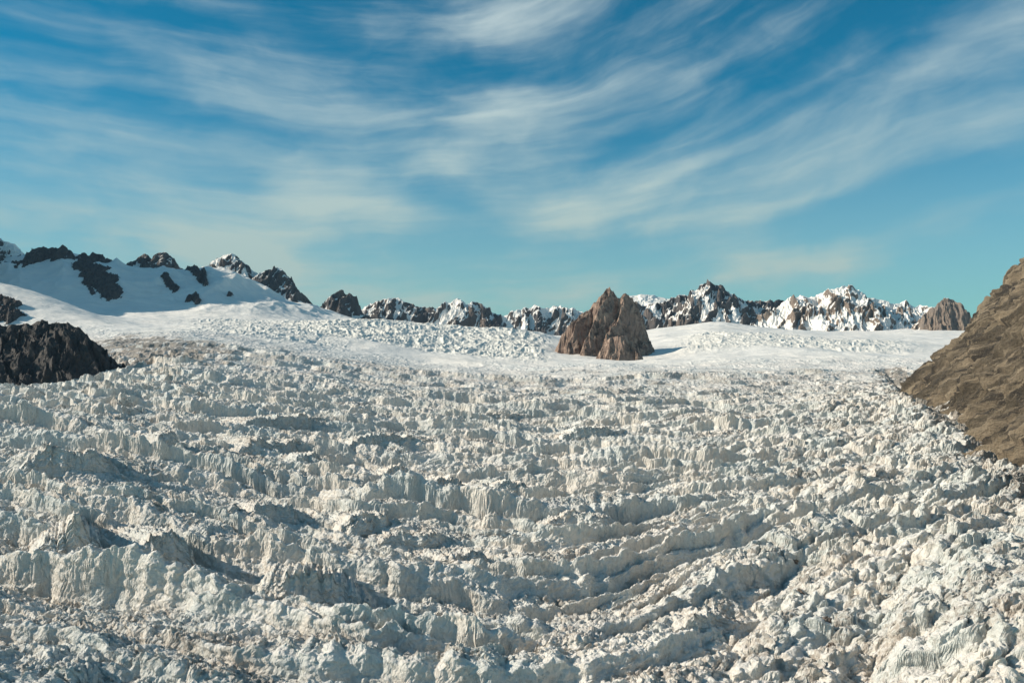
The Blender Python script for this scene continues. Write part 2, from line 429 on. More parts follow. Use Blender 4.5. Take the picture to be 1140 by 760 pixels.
def serac(x0, b0, x1, b1, hpx, label, seed, back=3.4, peak=0.5, sharp=2.5, name='serac', lean=0.22, rough=1.0):
    """one fin of ice: foot from (x0,b0) to (x1,b1), crest hpx above"""
    d0, z0 = ground_at(x0, b0); d1, z1 = ground_at(x1, b1)
    A = np.array([(x0 - CX) / F * d0, d0]); B = np.array([(x1 - CX) / F * d1, d1])
    H = hpx / F * (d0 + d1) / 2
    T = B - A; L = np.linalg.norm(T); T = T / L; N = np.array([-T[1], T[0]])
    if N[1] < 0: N = -N
    ns = int(max(60, L / 0.55)); wf, wb = 70, 70
    s = np.linspace(0, 1, ns, dtype=f4)
    # w: -1 foot of the wall .. 0 crest .. 1 foot of the back
    w = np.concatenate([np.linspace(-1, 0, wf, endpoint=False), np.linspace(0, 1, wb)]).astype(f4)
    S, W = np.meshgrid(s, w)
    sm = S * L
    # crest outline
    e = np.clip(1 - np.abs((S - peak) / np.where(S < peak, peak, 1 - peak)) ** sharp, 0, 1) ** 0.85
    o = seed * 37.7
    cell = perlin(sm / 11 + o, 0 * S + 3.3, 301); jag = perlin(sm / 4.0 + o, 0 * S + 1.3, 302)
    crest = .80 * H * e * (1 + 0.16 * cell + 0.13 * jag + .10 * perlin(sm / 1.7 + o, 0 * S + 5.1, 318) + 0.16 * perlin(sm / 28 + o, 0 * S, 303))
    crest = np.maximum(crest, 0.02)
    wav = perlin(sm / 30 + o, 0 * S, 304) * 7 + perlin(sm / 10 + o, 0 * S, 305) * 2.4
    flut = perlin(sm / 2.6 + o, W * 1.2, 306) * 0.7 + perlin(sm / 6.5 + o, W * 1.5, 307) * 1.3
    front = W < 0
    fz = np.where(front, (1 + W) ** 0.9, np.clip(1 - W, 0, 1) ** 1.1)
    # a slightly hollow wall
    n_off = np.where(front, (W) * lean * H * (1 + 0.25 * np.sin((W + 1) * 3.1)), W * back * H)
    nb = n_off + wav + flut * np.where(front, smooth(-1, -.85, W) * .9, np.clip(1 - W * 4, 0, 1))
    z = crest * fz - 3.0 - np.where(np.abs(W) > .97, 6, 0)
    X = A[0] + T[0] * sm + N[0] * nb; Y = A[1] + T[1] * sm + N[1] * nb
    rb = np.where(front, smooth(-.16, 0, W), 1.0)
    d = chunks(X, Y, 4.6, 2.4, 311 + seed, .4, 1.2) + chunks(X, Y, 1.9, .9, 312) + (ridged(X / 5, Y / 5, 3, 313) - .4) * 1.4
    edge = smooth(0, .08, S) * smooth(1, .92, S)
    bulge = (fbm(sm / 9 + o, W * H / 7, 5, 314, .6) * 3.0 + ridged(sm / 7 + o, W * H / 5, 4, 317) * 1.6 + (np.abs(perlin(sm / 14 + o, W * H / 10 + sm / 20, 315)) < .05) * -.8) * np.where(front, 1, 0)
    X = X - N[0] * bulge * edge; Y = Y - N[1] * bulge * edge
    gx = (A[0] + B[0]) / 2
    Z = macro(X, Y) + z + d * rb * rough * 0.9
    Z = Z + BASE_ICE + np.float32(0)
    dirt = smooth(0.1, .6, fbm(X / 14, Y / 14, 4, 316) + .3) * rb
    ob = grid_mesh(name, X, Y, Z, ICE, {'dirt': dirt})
    tag(ob, label, 'serac', 'seracs standing out of the glacier')
    return ob
BASE_ICE = 0.5
SERACS = [
 (16, 534, 137, 532, 46, 'long pale ice wall with slanting streaks at far left, below the shaded ice', .45, 3.0),
 (165, 508, 205, 505, 34, 'rounded ice tooth just right of the long pale wall at far left', .5, 2.0),
 (262, 513, 345, 508, 30, 'even-topped fluted ice wall behind the lone triangular hump', .5, 6),
 (310, 530, 378, 526, 33, 'lone triangular ice hump in front of a fluted wall', .45, 1.6),
 (262, 480, 380, 476, 24, 'broad grey ice ridge high in the left half of the glacier', .4, 3),
 (128, 578, 190, 573, 24, 'low square ice wall behind the big white ice fin', .5, 5),
 (28, 632, 118, 628, 66, 'biggest white ice fin rising to a peak near the left edge', .62, 1.7),
 (145, 640, 222, 632, 62, 'curled ice fin with a rounded head right of the biggest white fin', .45, 1.9),
 (212, 592, 280, 590, 30, 'grey ice wall with a sharp left corner behind the curled fin', .3, 3),
 (272, 583, 352, 580, 32, 'scalloped ice wall with a rounded left knob left of centre', .25, 3),
 (280, 684, 424, 688, 66, 'widest streaked ice wall in the lower left, falling away to the right', .3, 2.6),
 (372, 597, 448, 594, 36, 'smooth domed ice wall above a long curved crest', .5, 2.4),
 (412, 612, 520, 606, 24, 'long low curved ice crest below the smooth domed wall', .4, 3),
 (478, 640, 552, 634, 34, 'pale flat-faced ice wall right of the smooth bright hump', .5, 3),
 (436, 640, 494, 636, 24, 'small smooth bright ice hump with a snowy cap', .6, 2),
 (384, 506, 472, 503, 28, 'straight fluted ice wall near the centre of the glacier', .5, 6),
 (414, 541, 470, 539, 29, 'left of two rounded ice walls standing side by side', .5, 2.6),
 (470, 562, 528, 556, 38, 'right of two rounded ice walls standing side by side', .35, 2.6),
 (380, 600, 428, 596, 30, 'half-hidden ice dome below the two rounded walls', .5, 2),
 (536, 566, 606, 560, 38, 'ice hump with a dark hollow on its right beside the white pinnacle', .4, 1.8),
 (622, 494, 694, 489, 24, 'fluted ice wall to the right of the glacier centre', .4, 3),
 (0, 775, 112, 778, 48, 'streaked ice wall cut off by the bottom left corner', .4, 5),
 (575, 745, 700, 752, 58, 'large sunlit ice mound at the bottom centre right', .5, 2.2),
 (735, 730, 815, 690, 40, 'slanting ice fin above a deep shaded trench', .5, 2.2),
 (600, 590, 690, 586, 26, 'low creased ice ridge in the middle of the glacier', .5, 2.4),
 (520, 470, 600, 468, 14, 'faint low ice wall far up the middle of the glacier', .5, 4),
]
for i, (x0, b0, x1, b1, hp, lab, pk, sh) in enumerate(SERACS):
    serac(x0, b0, x1, b1, hp, lab, i + 1, peak=pk, sharp=sh)
serac(577, 572, 602, 570, 28, 'small bright white ice pinnacle leaning left in the middle of the glacier', 40, back=.7, peak=.4, sharp=1.3, name='ice_pinnacle', rough=.4)

def P(px, y, d):
    return ((px - CX) / F * d, d, (CY - y) / F * d)

# ------------------------------------------------------------------ mountains
def ridge_field(X, Y, spines, slope_f, slope_b):
    """upper envelope of slopes falling away from 3-D crest lines"""
    Z = np.full(X.shape, -1e6, f4)
    for sp in spines:
        pts = sp['p']; w = sp.get('w', 1.0)
        for (ax, ay, az), (bx, by, bz) in zip(pts[:-1], pts[1:]):
            ex, ey = bx - ax, by - ay
            L2 = ex * ex + ey * ey + 1e-6
            t = np.clip(((X - ax) * ex + (Y - ay) * ey) / L2, 0, 1)
            qx = X - (ax + t * ex); qy = Y - (ay + t * ey)
            dist = np.sqrt(qx * qx + qy * qy)
            k = np.where(qy > 0, slope_b, slope_f) * w
            Z = np.maximum(Z, az + t * (bz - az) - k * dist)
    return Z

def mountain(name, crest, mat, label, cat='mountain', spurs=6, slope=(1.0, 1.2), rough=0.5, snow=0.3, seed=1, depth=500,
             res=1.0, extra=(), snowdir=0.0, jag=1.0, spur_len=260, cs=1.0, lean=0.15, seat=12, kind=None, rib=-0.45, gully=1.3, flu=1.0, blk=1.0):
    """crest: list of (px, y, distance); builds the whole mountain as a relief standing on the ground"""
    rnd = random.Random(seed)
    cp = [P(*c) for c in crest]
    D = sum(c[2] for c in crest) / len(crest)
    spines = [{'p': cp}]
    # jagged crest: insert extra vertices
    jp = []
    for a, b in zip(cp[:-1], cp[1:]):
        L = math.dist(a, b); n = max(1, int(L / (D * 0.0045)))
        for i in range(n):
            t = i / n
            e = D * 0.0020 * jag if 0 < i else 0
            jp.append((a[0] + t * (b[0] - a[0]) + rnd.uniform(-1, 1) * e * .5, a[1] + t * (b[1] - a[1]) + rnd.uniform(-1, 1) * e * 4,
                       a[2] + t * (b[2] - a[2]) + rnd.uniform(-1, .6) * e))
    jp.append(cp[-1])
    spines[0]['p'] = jp
    for i in range(spurs):
        s = jp[rnd.randrange(len(jp))]
        L = spur_len * rnd.uniform(.5, 1.1); a = rnd.uniform(-.7, .7) + lean
        drop = L * slope[0] * rnd.uniform(.55, .8)
        q1 = (s[0] + math.sin(a) * L * .5 + rnd.uniform(-.1, .1) * L, s[1] - math.cos(a) * L * .5, s[2] - drop * rnd.uniform(.35, .5))
        q2 = (s[0] + math.sin(a) * L, s[1] - math.cos(a) * L, s[2] - drop)
        spines.append({'p': [s, q1, q2], 'w': 1.15})
    for e in extra: spines.append({'p': [P(*c) for c in e], 'w': 1.0})
    allp = [p for s in spines for p in s['p']]
    x0 = min(p[0] for p in allp) - depth * .6; x1 = max(p[0] for p in allp) + depth * .6
    y0 = min(p[1] for p in allp) - depth * .7; y1 = max(p[1] for p in allp) + depth * .45
    st = D / F * 0.75 / res
    nx = int((x1 - x0) / st); ny = int((y1 - y0) / (st * 1.3))
    X, Y = np.meshgrid(np.linspace(x0, x1, nx, dtype=f4), np.linspace(y0, y1, ny, dtype=f4))
    S = D / 8000 * cs
    wx = X + fbm(X / (160 * S), Y / (160 * S), 3, seed * 7 + 1) * 55 * S
    wy = Y + fbm(X / (160 * S), Y / (160 * S), 3, seed * 7 + 2) * 55 * S
    Z0 = ridge_field(X, Y, spines, *slope)
    Z1 = ridge_field(wx, wy, spines, *slope)
    Z = Z1 * .75 + Z0 * .25
    amp = 170 * S * rough
    ca, sa = math.cos(rib), math.sin(rib)
    rx = wx * ca + wy * sa; ry = -wx * sa + wy * ca
    n1 = ridged(rx / (130 * S), ry / (330 * S), 5, seed * 7 + 3) - .45
    n2 = ridged(rx / (42 * S), ry / (90 * S), 4, seed * 7 + 4) - .45
    F1, E, ra, rb, dx, dy = worley(rx / (60 * S), ry / (130 * S), seed * 7 + 9)
    n = (n1 * amp + n2 * amp * .35) * flu + ((ra - .5) * .35 + (rb - .5) * dx * .8) * amp * blk
    # keep the noise small at the crest itself so the skyline stays where it is
    dc = np.full(X.shape, 1e6, f4)
    for (ax, ay, az), (bx, by, bz) in zip(jp[:-1], jp[1:]):
        ex, ey = bx - ax, by - ay; L2 = ex * ex + ey * ey + 1e-6
        t = np.clip(((X - ax) * ex + (Y - ay) * ey) / L2, 0, 1)
        dc = np.minimum(dc, np.hypot(X - (ax + t * ex), Y - (ay + t * ey)))
    k = smooth(0, 45 * S, dc)
    Z = Z + n * (0.25 + 0.75 * k)
    gr = macro(X, Y)
    if D > 2700: gr = gr + snow_detail(X, np.maximum(Y, 500))[0]
    # snow lies on the gentler ground and in the gullies
    gy, gx = np.gradient(Z, (y1 - y0) / (ny - 1), (x1 - x0) / (nx - 1))
    sl = np.hypot(gx, gy)
    sn_ = snow + 0.10 + 0.42 * (1.15 - sl) + 0.9 * fbm(X / (330 * S), Y / (330 * S), 4, seed * 7 + 5) + snowdir * gx - gully * n1 * k
    # buried skirt: only keep what stands at or just under the ground
    Zc = np.maximum(Z, gr - seat * 3)
    keep = (Z > gr - seat)
    ny_, nx_ = Z.shape
    kk = keep.copy()
    for dy, dx in ((1, 0), (-1, 0), (0, 1), (0, -1)):
        kk |= np.roll(np.roll(keep, dy, 0), dx, 1)
    idx = np.arange(ny_ * nx_, dtype=np.int32).reshape(ny_, nx_)
    q = kk[:-1, :-1] & kk[:-1, 1:] & kk[1:, 1:] & kk[1:, :-1]
    quads = np.stack([idx[:-1, :-1][q], idx[:-1, 1:][q], idx[1:, 1:][q], idx[1:, :-1][q]], -1)
    used = np.unique(quads); remap = np.zeros(ny_ * nx_, np.int32); remap[used] = np.arange(len(used))
    co = np.stack([X.ravel(), Y.ravel(), Zc.ravel()], -1)[used]
    ob = raw_mesh(name, co, remap[quads], mat, {'snow': sn_.ravel()[used]}, False)
    tag(ob, label, cat, kind=kind)
    return ob

if True:
    # skyline, left to right
    mountain('mountain', [(-60, 250, 6300), (-20, 255, 6300), (0, 264, 6300), (10, 268, 6300), (22, 281, 6300), (45, 292, 6300)],
             ROCK_FAR, 'steep dark peak with patchy snow cut off by the left edge', seed=3, snow=0.6, spurs=5)
    mountain('rocky_ridge', [(-40, 292, 5450), (0, 290, 5350), (24, 288, 5300), (32, 283, 5350), (42, 275, 5400), (52, 273, 5450), (60, 275, 5450), (70, 272, 5450), (78, 277, 5450), (84, 286, 5450)],
             ROCK_DARK, 'dark jagged ridge crowning the shaded snow slope at far left', 'ridge', seed=4, snow=-.2, spurs=3, slope=(1.5, 1.5), spur_len=140, depth=260,
             extra=[[(30, 283, 5350), (26, 300, 5200), (28, 318, 5050)], [(24, 288, 5300), (12, 305, 5150), (5, 330, 4900)]])
    mountain('rocky_ridge', [(86, 283, 5500), (93, 279, 5500), (100, 283, 5500), (106, 280, 5500), (114, 281, 5500), (124, 288, 5500)],
             ROCK_DARK, 'short dark knobbly ridge right of the highest shaded crest', 'ridge', seed=5, snow=-.1, spurs=3, slope=(1.6, 1.4), spur_len=90, depth=160)
    mountain('mountain', [(136, 296, 6100), (148, 290, 6100), (156, 282, 6100), (162, 281, 6100), (168, 290, 6100), (174, 284, 6100), (184, 281, 6100), (190, 284, 6100), (200, 296, 6100)],
             ROCK_FAR, 'pair of small rocky peaks behind the left snow crest', seed=6, snow=0.35, spurs=5, slope=(1.2, 1.2), spur_len=200)
    mountain('mountain', [(228, 303, 6400), (238, 295, 6400), (244, 286, 6400), (252, 282, 6400), (260, 283, 6400), (268, 289, 6400), (278, 297, 6400), (290, 304, 6400)],
             ROCK_FAR, 'broad grey peak with a snowy face under the pale glow', seed=7, snow=0.75, spurs=6, slope=(1.0, 1.2))
    mountain('mountain', [(283, 308, 6200), (294, 302, 6200), (303, 299, 6200), (311, 297, 6200), (318, 305, 6200), (326, 316, 6200), (336, 329, 6200)],
             ROCK_FAR, 'pointed dark grey peak streaked with snow beside a snow slope', seed=8, snow=0.4, spurs=6, slope=(1.2, 1.2))
    mountain('mountain', [(358, 340, 6000), (366, 332, 6000), (374, 327, 6000), (379, 322, 6000), (384, 327, 6000), (388, 325, 6000), (394, 336, 6000), (403, 350, 6000)],
             ROCK_FAR, 'small lone twin-tipped rock spire above the snow shoulder', seed=9, snow=0.3, spurs=4, slope=(1.4, 1.4), spur_len=180)
    mountain('mountain', [(402, 345, 7400), (414, 337, 7400), (428, 332, 7400), (444, 331, 7400), (456, 336, 7400), (468, 340, 7400), (484, 342, 7400), (494, 336, 7400), (502, 337, 7400), (510, 331, 7400), (518, 337, 7400), (526, 333, 7400), (536, 336, 7400), (548, 346, 7400), (558, 350, 7400), (566, 356, 7400)],
             ROCK_FAR, 'long jagged ridge of dark ribs and snow gullies behind the upper icefall', 'ridge', seed=10, snow=0.55, spurs=14, slope=(1.1, 1.2))
    mountain('mountain', [(560, 352, 8000), (568, 346, 8000), (576, 344, 8000), (586, 342, 8000), (597, 337, 8000), (606, 342, 8000), (616, 340, 8000), (626, 341, 8000), (640, 343, 8000), (660, 345, 8000)],
             ROCK_FAR, 'low distant snow-streaked ridge left of the brown central rock', 'ridge', seed=11, snow=0.6, spurs=9, slope=(1.1, 1.2))
    mountain('snow_dome', [(690, 336, 9500), (702, 329, 9500), (714, 327, 9500), (728, 328, 9500), (742, 332, 9500), (760, 338, 9500)],
             SNOW, 'smooth white snow dome behind the brown central rock', 'mountain', seed=12, snow=2, spurs=0, slope=(.5, .8), rough=.1, jag=.1)
    mountain('mountain', [(700, 338, 7600), (712, 336, 7600), (722, 337, 7600), (738, 336, 7600), (750, 330, 7600), (758, 326, 7600), (768, 328, 7600), (776, 322, 7600), (782, 313, 7500), (788, 310, 7500), (793, 315, 7500), (799, 316, 7500), (806, 320, 7500), (814, 327, 7600), (826, 331, 7600), (840, 334, 7600), (852, 333, 7600), (866, 333, 7600), (880, 334, 7600), (888, 345, 7600)],
             ROCK_FAR, 'highest rocky peak on the skyline with a long serrated ridge', seed=13, snow=0.42, spurs=18, slope=(1.05, 1.2), spur_len=330)
    mountain('mountain', [(868, 338, 7200), (880, 331, 7200), (892, 328, 7200), (902, 330, 7200), (914, 325, 7200), (926, 322, 7100), (934, 319, 7100), (942, 317, 7100), (948, 320, 7100), (958, 325, 7200), (972, 330, 7200), (984, 334, 7200), (990, 336, 7200), (1000, 336, 7200), (1008, 333, 7200), (1014, 336, 7200), (1024, 341, 7200), (1040, 343, 7200)],
             ROCK_WARM, 'broad sunlit mountain covered mostly in bright snow at right', seed=14, snow=0.85, spurs=16, slope=(.75, 1.0), spur_len=520, cs=1.5, jag=.35, rough=.42)
    mountain('rock_spire', [(1028, 350, 6300), (1036, 341, 6300), (1044, 338, 6300), (1050, 333, 6300), (1056, 329, 6300), (1062, 334, 6300), (1070, 345, 6300)],
             ROCK_WARM, 'small brown rock spire just beside the large right cliff', 'rock', seed=15, snow=-.1, spurs=4, slope=(1.5, 1.5), spur_len=150, depth=260)
    mountain('mountain', [(-560, 20, 6600), (-380, 40, 6300), (-280, 60, 5900), (-210, 66, 5400), (-190, 90, 4900), (-210, 210, 4200)],  # unseen mountain, added to cast shadow over the left snow face
             ROCK_FAR, 'tall dark mountain added out of view at left to shade the snow slope', seed=21, snow=.1, spurs=8, slope=(1.7, 1.7), res=.35)
    # brown rock island in the middle
    mountain('rock_island', [(624, 373, 3330), (632, 362, 3330), (640, 356, 3330), (648, 346, 3340), (656, 343, 3340), (664, 332, 3350), (673, 323, 3350), (680, 317, 3350), (686, 325, 3350), (690, 329, 3350), (696, 325, 3350), (703, 327, 3360), (708, 336, 3370), (711, 350, 3370)],
             ROCK_RED, 'big brown rock island rising from the snow in the centre', 'rock', seed=16, snow=-.75, spurs=3, slope=(2.9, 2.9), spur_len=70, depth=120, res=1.5, rough=.5, cs=.8, rib=-.75, flu=1.0, blk=1.6, jag=.7,
             extra=[[(681, 319, 3350), (668, 343, 3300), (650, 376, 3240)], [(697, 325, 3350), (690, 345, 3300), (676, 372, 3240)], [(656, 343, 3350), (646, 356, 3310), (632, 376, 3270)]])
    mountain('rock_outcrop', [(671, 384, 3080), (678, 376, 3080), (686, 372, 3080), (696, 374, 3085), (705, 379, 3090), (711, 388, 3090)],
             ROCK_RED, 'low rounded brown rock knob at the foot of the big central rock', 'rock', seed=18, snow=-.75, spurs=2, slope=(2.2, 2.2), spur_len=40, depth=140, res=1.5, rough=.4, cs=.8, rib=-.5, blk=1.2, jag=.5)
    # dark rock at left, spine extended out of view to shade the ice
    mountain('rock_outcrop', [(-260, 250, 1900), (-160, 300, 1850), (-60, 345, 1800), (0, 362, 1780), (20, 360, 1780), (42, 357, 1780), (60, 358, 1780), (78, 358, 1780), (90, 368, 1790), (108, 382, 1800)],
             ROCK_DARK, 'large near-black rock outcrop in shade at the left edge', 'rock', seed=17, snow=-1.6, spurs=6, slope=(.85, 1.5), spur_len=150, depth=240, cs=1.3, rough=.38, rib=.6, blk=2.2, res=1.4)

def slope_at(px, y, dmin, dmax):
    dd = np.linspace(dmin, dmax, 1200); z = macro((px - CX) / F * dd, dd); yy = CY - F * z / dd
    k = int(np.argmin(np.abs(yy - y))) if not (yy <= y).any() else int(np.argmax(yy <= y))
    return ((px - CX) / F * dd[k], dd[k])

def outcrop(pts, width, height, label, seed, dmin, dmax, mat=None):
    """dark rock standing proud of a snow slope along a short spine"""
    P2 = [slope_at(px, y, dmin, dmax) for px, y in pts]
    d = sum(p[1] for p in P2) / len(P2); wpx = d / F; W = width * wpx * .55
    xs = [p[0] for p in P2]; ys = [p[1] for p in P2]; m = W * 1.6; my = W * 4
    x0, x1, y0, y1 = min(xs) - m, max(xs) + m, min(ys) - my, max(ys) + my
    st = wpx * .5
    X, Y = np.meshgrid(np.linspace(x0, x1, max(24, int((x1 - x0) / st)), dtype=f4), np.linspace(y0, y1, max(24, int((y1 - y0) / st / 1.8)), dtype=f4))
    q = 0.42
    dist = np.full(X.shape, 1e6, f4)
    if len(P2) == 1: dist = np.hypot(X - xs[0], (Y - ys[0]) * q)
    for (ax, ay), (bx, by) in zip(P2[:-1], P2[1:]):
        ex, ey = bx - ax, (by - ay) * q; L2 = ex * ex + ey * ey + 1e-6
        t = np.clip(((X - ax) * ex + (Y - ay) * q * ey) / L2, 0, 1)
        dist = np.minimum(dist, np.hypot(X - (ax + t * ex), (Y - ay) * q - t * ey))
    nn = fbm(X / (W * 1.2), Y / (W * 2.0), 4, seed) * W * .8
    hgt = height * wpx * (1 - (dist + nn) / W) * 1.4
    hgt = np.minimum(hgt, height * wpx * (1 + .25 * perlin(X / W, Y / W, seed + 5)))
    hgt = hgt + (ridged(X / (W * .5), Y / W, 4, seed + 9) - .5) * height * wpx * .55
    Z = macro(X, Y) + snow_detail(X, Y)[0] + np.maximum(hgt, -12)
    kk = hgt > -6
    idx = np.arange(X.size, dtype=np.int32).reshape(X.shape)
    k4 = kk[:-1, :-1] & kk[:-1, 1:] & kk[1:, 1:] & kk[1:, :-1]
    quads = np.stack([idx[:-1, :-1][k4], idx[:-1, 1:][k4], idx[1:, 1:][k4], idx[1:, :-1][k4]], -1)
    used = np.unique(quads); remap = np.zeros(X.size, np.int32); remap[used] = np.arange(len(used))
    co = np.stack([X.ravel(), Y.ravel(), Z.ravel()], -1)[used]
    ob = raw_mesh('rock_outcrop', co, remap[quads], mat or ROCK_DARK, {'snow': np.full(len(used), -1, f4)})
    tag(ob, label, 'rock', 'rocks showing through the snow')
outcrop([(92, 292), (104, 305), (118, 318), (126, 330)], 15, 6, 'large slanting dark slab of rock in the middle of the shaded snow face', 401, 4400, 5600)
outcrop([(183, 309), (190, 315), (196, 321)], 6, 4, 'small slanting dark rock below the twin rocky peaks', 402, 4400, 5600)
outcrop([(210, 299), (218, 304), (226, 311)], 6, 5, 'knobbly dark rock rib below the broad grey peak', 403, 4400, 5700)
outcrop([(226, 304), (229, 320)], 4, 5, 'narrow upright dark rock below the knobbly rib', 404, 4400, 5700)
outcrop([(209, 333), (217, 332), (220, 337)], 5, 5, 'lowest dark rock cluster on the shaded snow slope', 405, 4400, 5600)
outcrop([(256, 325)], 5, 5, 'single small dark rock at the start of the lit snow strip', 406, 4400, 5600)
outcrop([(100, 321), (104, 330)], 3, 2, 'tiny dark rock just left of the large slanting slab', 407, 4400, 5600)
outcrop([(-25, 330), (0, 334), (16, 341)], 8, 6, 'dark rock on the near snow shoulder at the left edge', 408, 2700, 3400)
outcrop([(-30, 350), (-4, 350), (16, 354)], 12, 8, 'dark rock lump right above the near-black outcrop at the left edge', 409, 2600, 3300)

outcrop([(714, 372), (717, 375)], 4, 3, 'small dark rock in the snow right of the big central rock', 411, 2900, 3500, ROCK_RED)
outcrop([(716, 381), (721, 382)], 4, 3, 'small brown rock in the snow beside the low rounded knob', 412, 2900, 3500, ROCK_RED)

def boulder(px, y, size, label, seed):
    d, z = ground_at(px, y); x = (px - CX) / F * d
    import bmesh
    bm = bmesh.new(); bmesh.ops.create_icosphere(bm, subdivisions=4, radius=1)
    co = np.array([v.co[:] for v in bm.verts], f4)
    F1, E, ra, rb, dx, dy = worley(co[:, 0] * 1.6 + seed + co[:, 2] * .7, co[:, 1] * 1.6 + co[:, 2] * 1.1, seed)
    r = 1 - .45 * F1 + (ra - .5) * .35 + fbm(co[:, 0] * 3 + seed, co[:, 1] * 3 + co[:, 2] * 2, 3, seed) * .3
    co = co * r[:, None] * np.array([size, size * .8, size * .75], f4)
    for v, c in zip(bm.verts, co): v.co = Vector(c.tolist())
    me = bpy.data.meshes.new('boulder'); bm.to_mesh(me); bm.free(); me.materials.append(ROCK_WARM)
    o = bpy.data.objects.new('boulder', me); COL.objects.link(o)
    o.location = (x, d, z + ice_detail(np.array([x], f4), np.array([d], f4))[0][0] - 6 + size * .25)
    tag(o, label, 'boulder', 'brown boulders caught in the broken ice')
boulder(872, 598, 2.2, 'highest of the brown boulders in the bright rubble ice', 501)
boulder(884, 616, 3.0, 'brown boulder beside a dark hole in the rubble ice', 502)
boulder(888, 655, 3.6, 'largest brown boulder low in the right-hand rubble ice', 503)
boulder(920, 688, 3.0, 'brown boulder right of the largest one, lower in the rubble ice', 504)
boulder(926, 706, 2.2, 'lowest small brown boulder in the right-hand rubble ice', 505)

# ------------------------------------------------------------------ right-hand cliff
def cliff():
    n = 620
    A = np.array([(1010 - CX) / F * 1850, 1850.0]); B = np.array([(1150 - CX) / F * 760, 760.0])
    dirv = (B - A) / np.linalg.norm(B - A); L = np.linalg.norm(B - A)
    nrm = np.array([-dirv[1], dirv[0]])                       # to the right, away from the glacier
    s = np.linspace(-260, L + 350, 1250, dtype=f4); t = np.linspace(-60, 620, 620, dtype=f4)
    S, T = np.meshgrid(s, t)
    X = A[0] + dirv[0] * S + nrm[0] * T; Y = A[1] + dirv[1] * S + nrm[1] * T
    wob = fbm(S / 160, T / 900, 3, 201) * 26 + fbm(S / 45, T / 400, 3, 202) * 9
    base = macro(A[0] + dirv[0] * S, A[1] + dirv[1] * S) - 8
    Z = base + (T + wob * .7 + 12) * 1.10 - np.maximum(T - 40, 0) * 0.05
    # back side of the spur, seen as the skyline
    back = (Y - 1880) - 0.25 * (X - 850) + fbm(X / 60, Y / 60, 4, 203) * 26
    Z = np.minimum(Z, base + 700 - 0 * Y)
    Z = Z - 1.9 * np.maximum(back, 0)
    # slanting strata: long blades dipping towards the glacier
    p = S - T * 0.85; q = T + S * 0.15
    pw = p + fbm(S / 340, T / 140, 2, 204) * 50 + fbm(S / 60, T / 18, 2, 214) * 4
    def blades(L, A, seed, rise=.85):
        ph = pw / L + fbm(S / (L * 7), q / (L * 5), 3, seed) * .7 + perlin(q / (L * 1.8), pw / (L * 5), seed + 3) * .2
        r = np.floor(ph).astype(np.int32); f = ph - r
        am = .35 + 1.1 * hash01(r, seed + 1) * (1 + .6 * perlin(q / (L * 3), r * 3.3, seed + 2))
        return A * am * (np.minimum(f / rise, 1) - smooth(rise, 1, f) - .5)
    st = blades(150, 20, 221) + blades(66, 12, 231) + blades(30, 7.5, 241, .8) + blades(13, 3.5, 251, .8) + (ridged(pw / 30, q / 130, 4, 208) - .45) * 12
    st = st + chunks(pw / 2.6, q / 2.6, 16, 8, 209, .12, 1, .7) + (ridged(pw / 12, q / 40, 3, 211) - .45) * 4.5 + (ridged(S / 60, T / 26, 5, 215, .6) - .45) * 8
    st = st + fbm(S / 110, T / 90, 4, 207) * 22 - 6
    # displace along the slope's own normal
    nl = math.hypot(1, 1.36)
    X = X - nrm[0] * st * (1.36 / nl); Y = Y - nrm[1] * st * (1.36 / nl); Z = Z + st / nl
    ob = grid_mesh('rock_cliff', X, Y, Z, ROCK_CLIFF, {'across': pw, 'along': q}, False)
    tag(ob, 'huge sunlit brown rock cliff with slanting layers at the right edge', 'cliff')
cliff()

# ------------------------------------------------------------------ light, sky, camera
SUN_AZ, SUN_EL = math.radians(-91), math.radians(27)      # azimuth from the view axis, to the left
sdir = (math.sin(SUN_AZ) * math.cos(SUN_EL), math.cos(SUN_AZ) * math.cos(SUN_EL), math.sin(SUN_EL))
sl = bpy.data.lights.new('sun', 'SUN'); sl.energy = 5.0; sl.angle = math.radians(0.5); sl.color = (1.0, 0.88, 0.72)
so = bpy.data.objects.new('sun', sl); COL.objects.link(so)
from mathutils import Vector
so.rotation_euler = Vector(sdir).to_track_quat('Z', 'Y').to_euler()

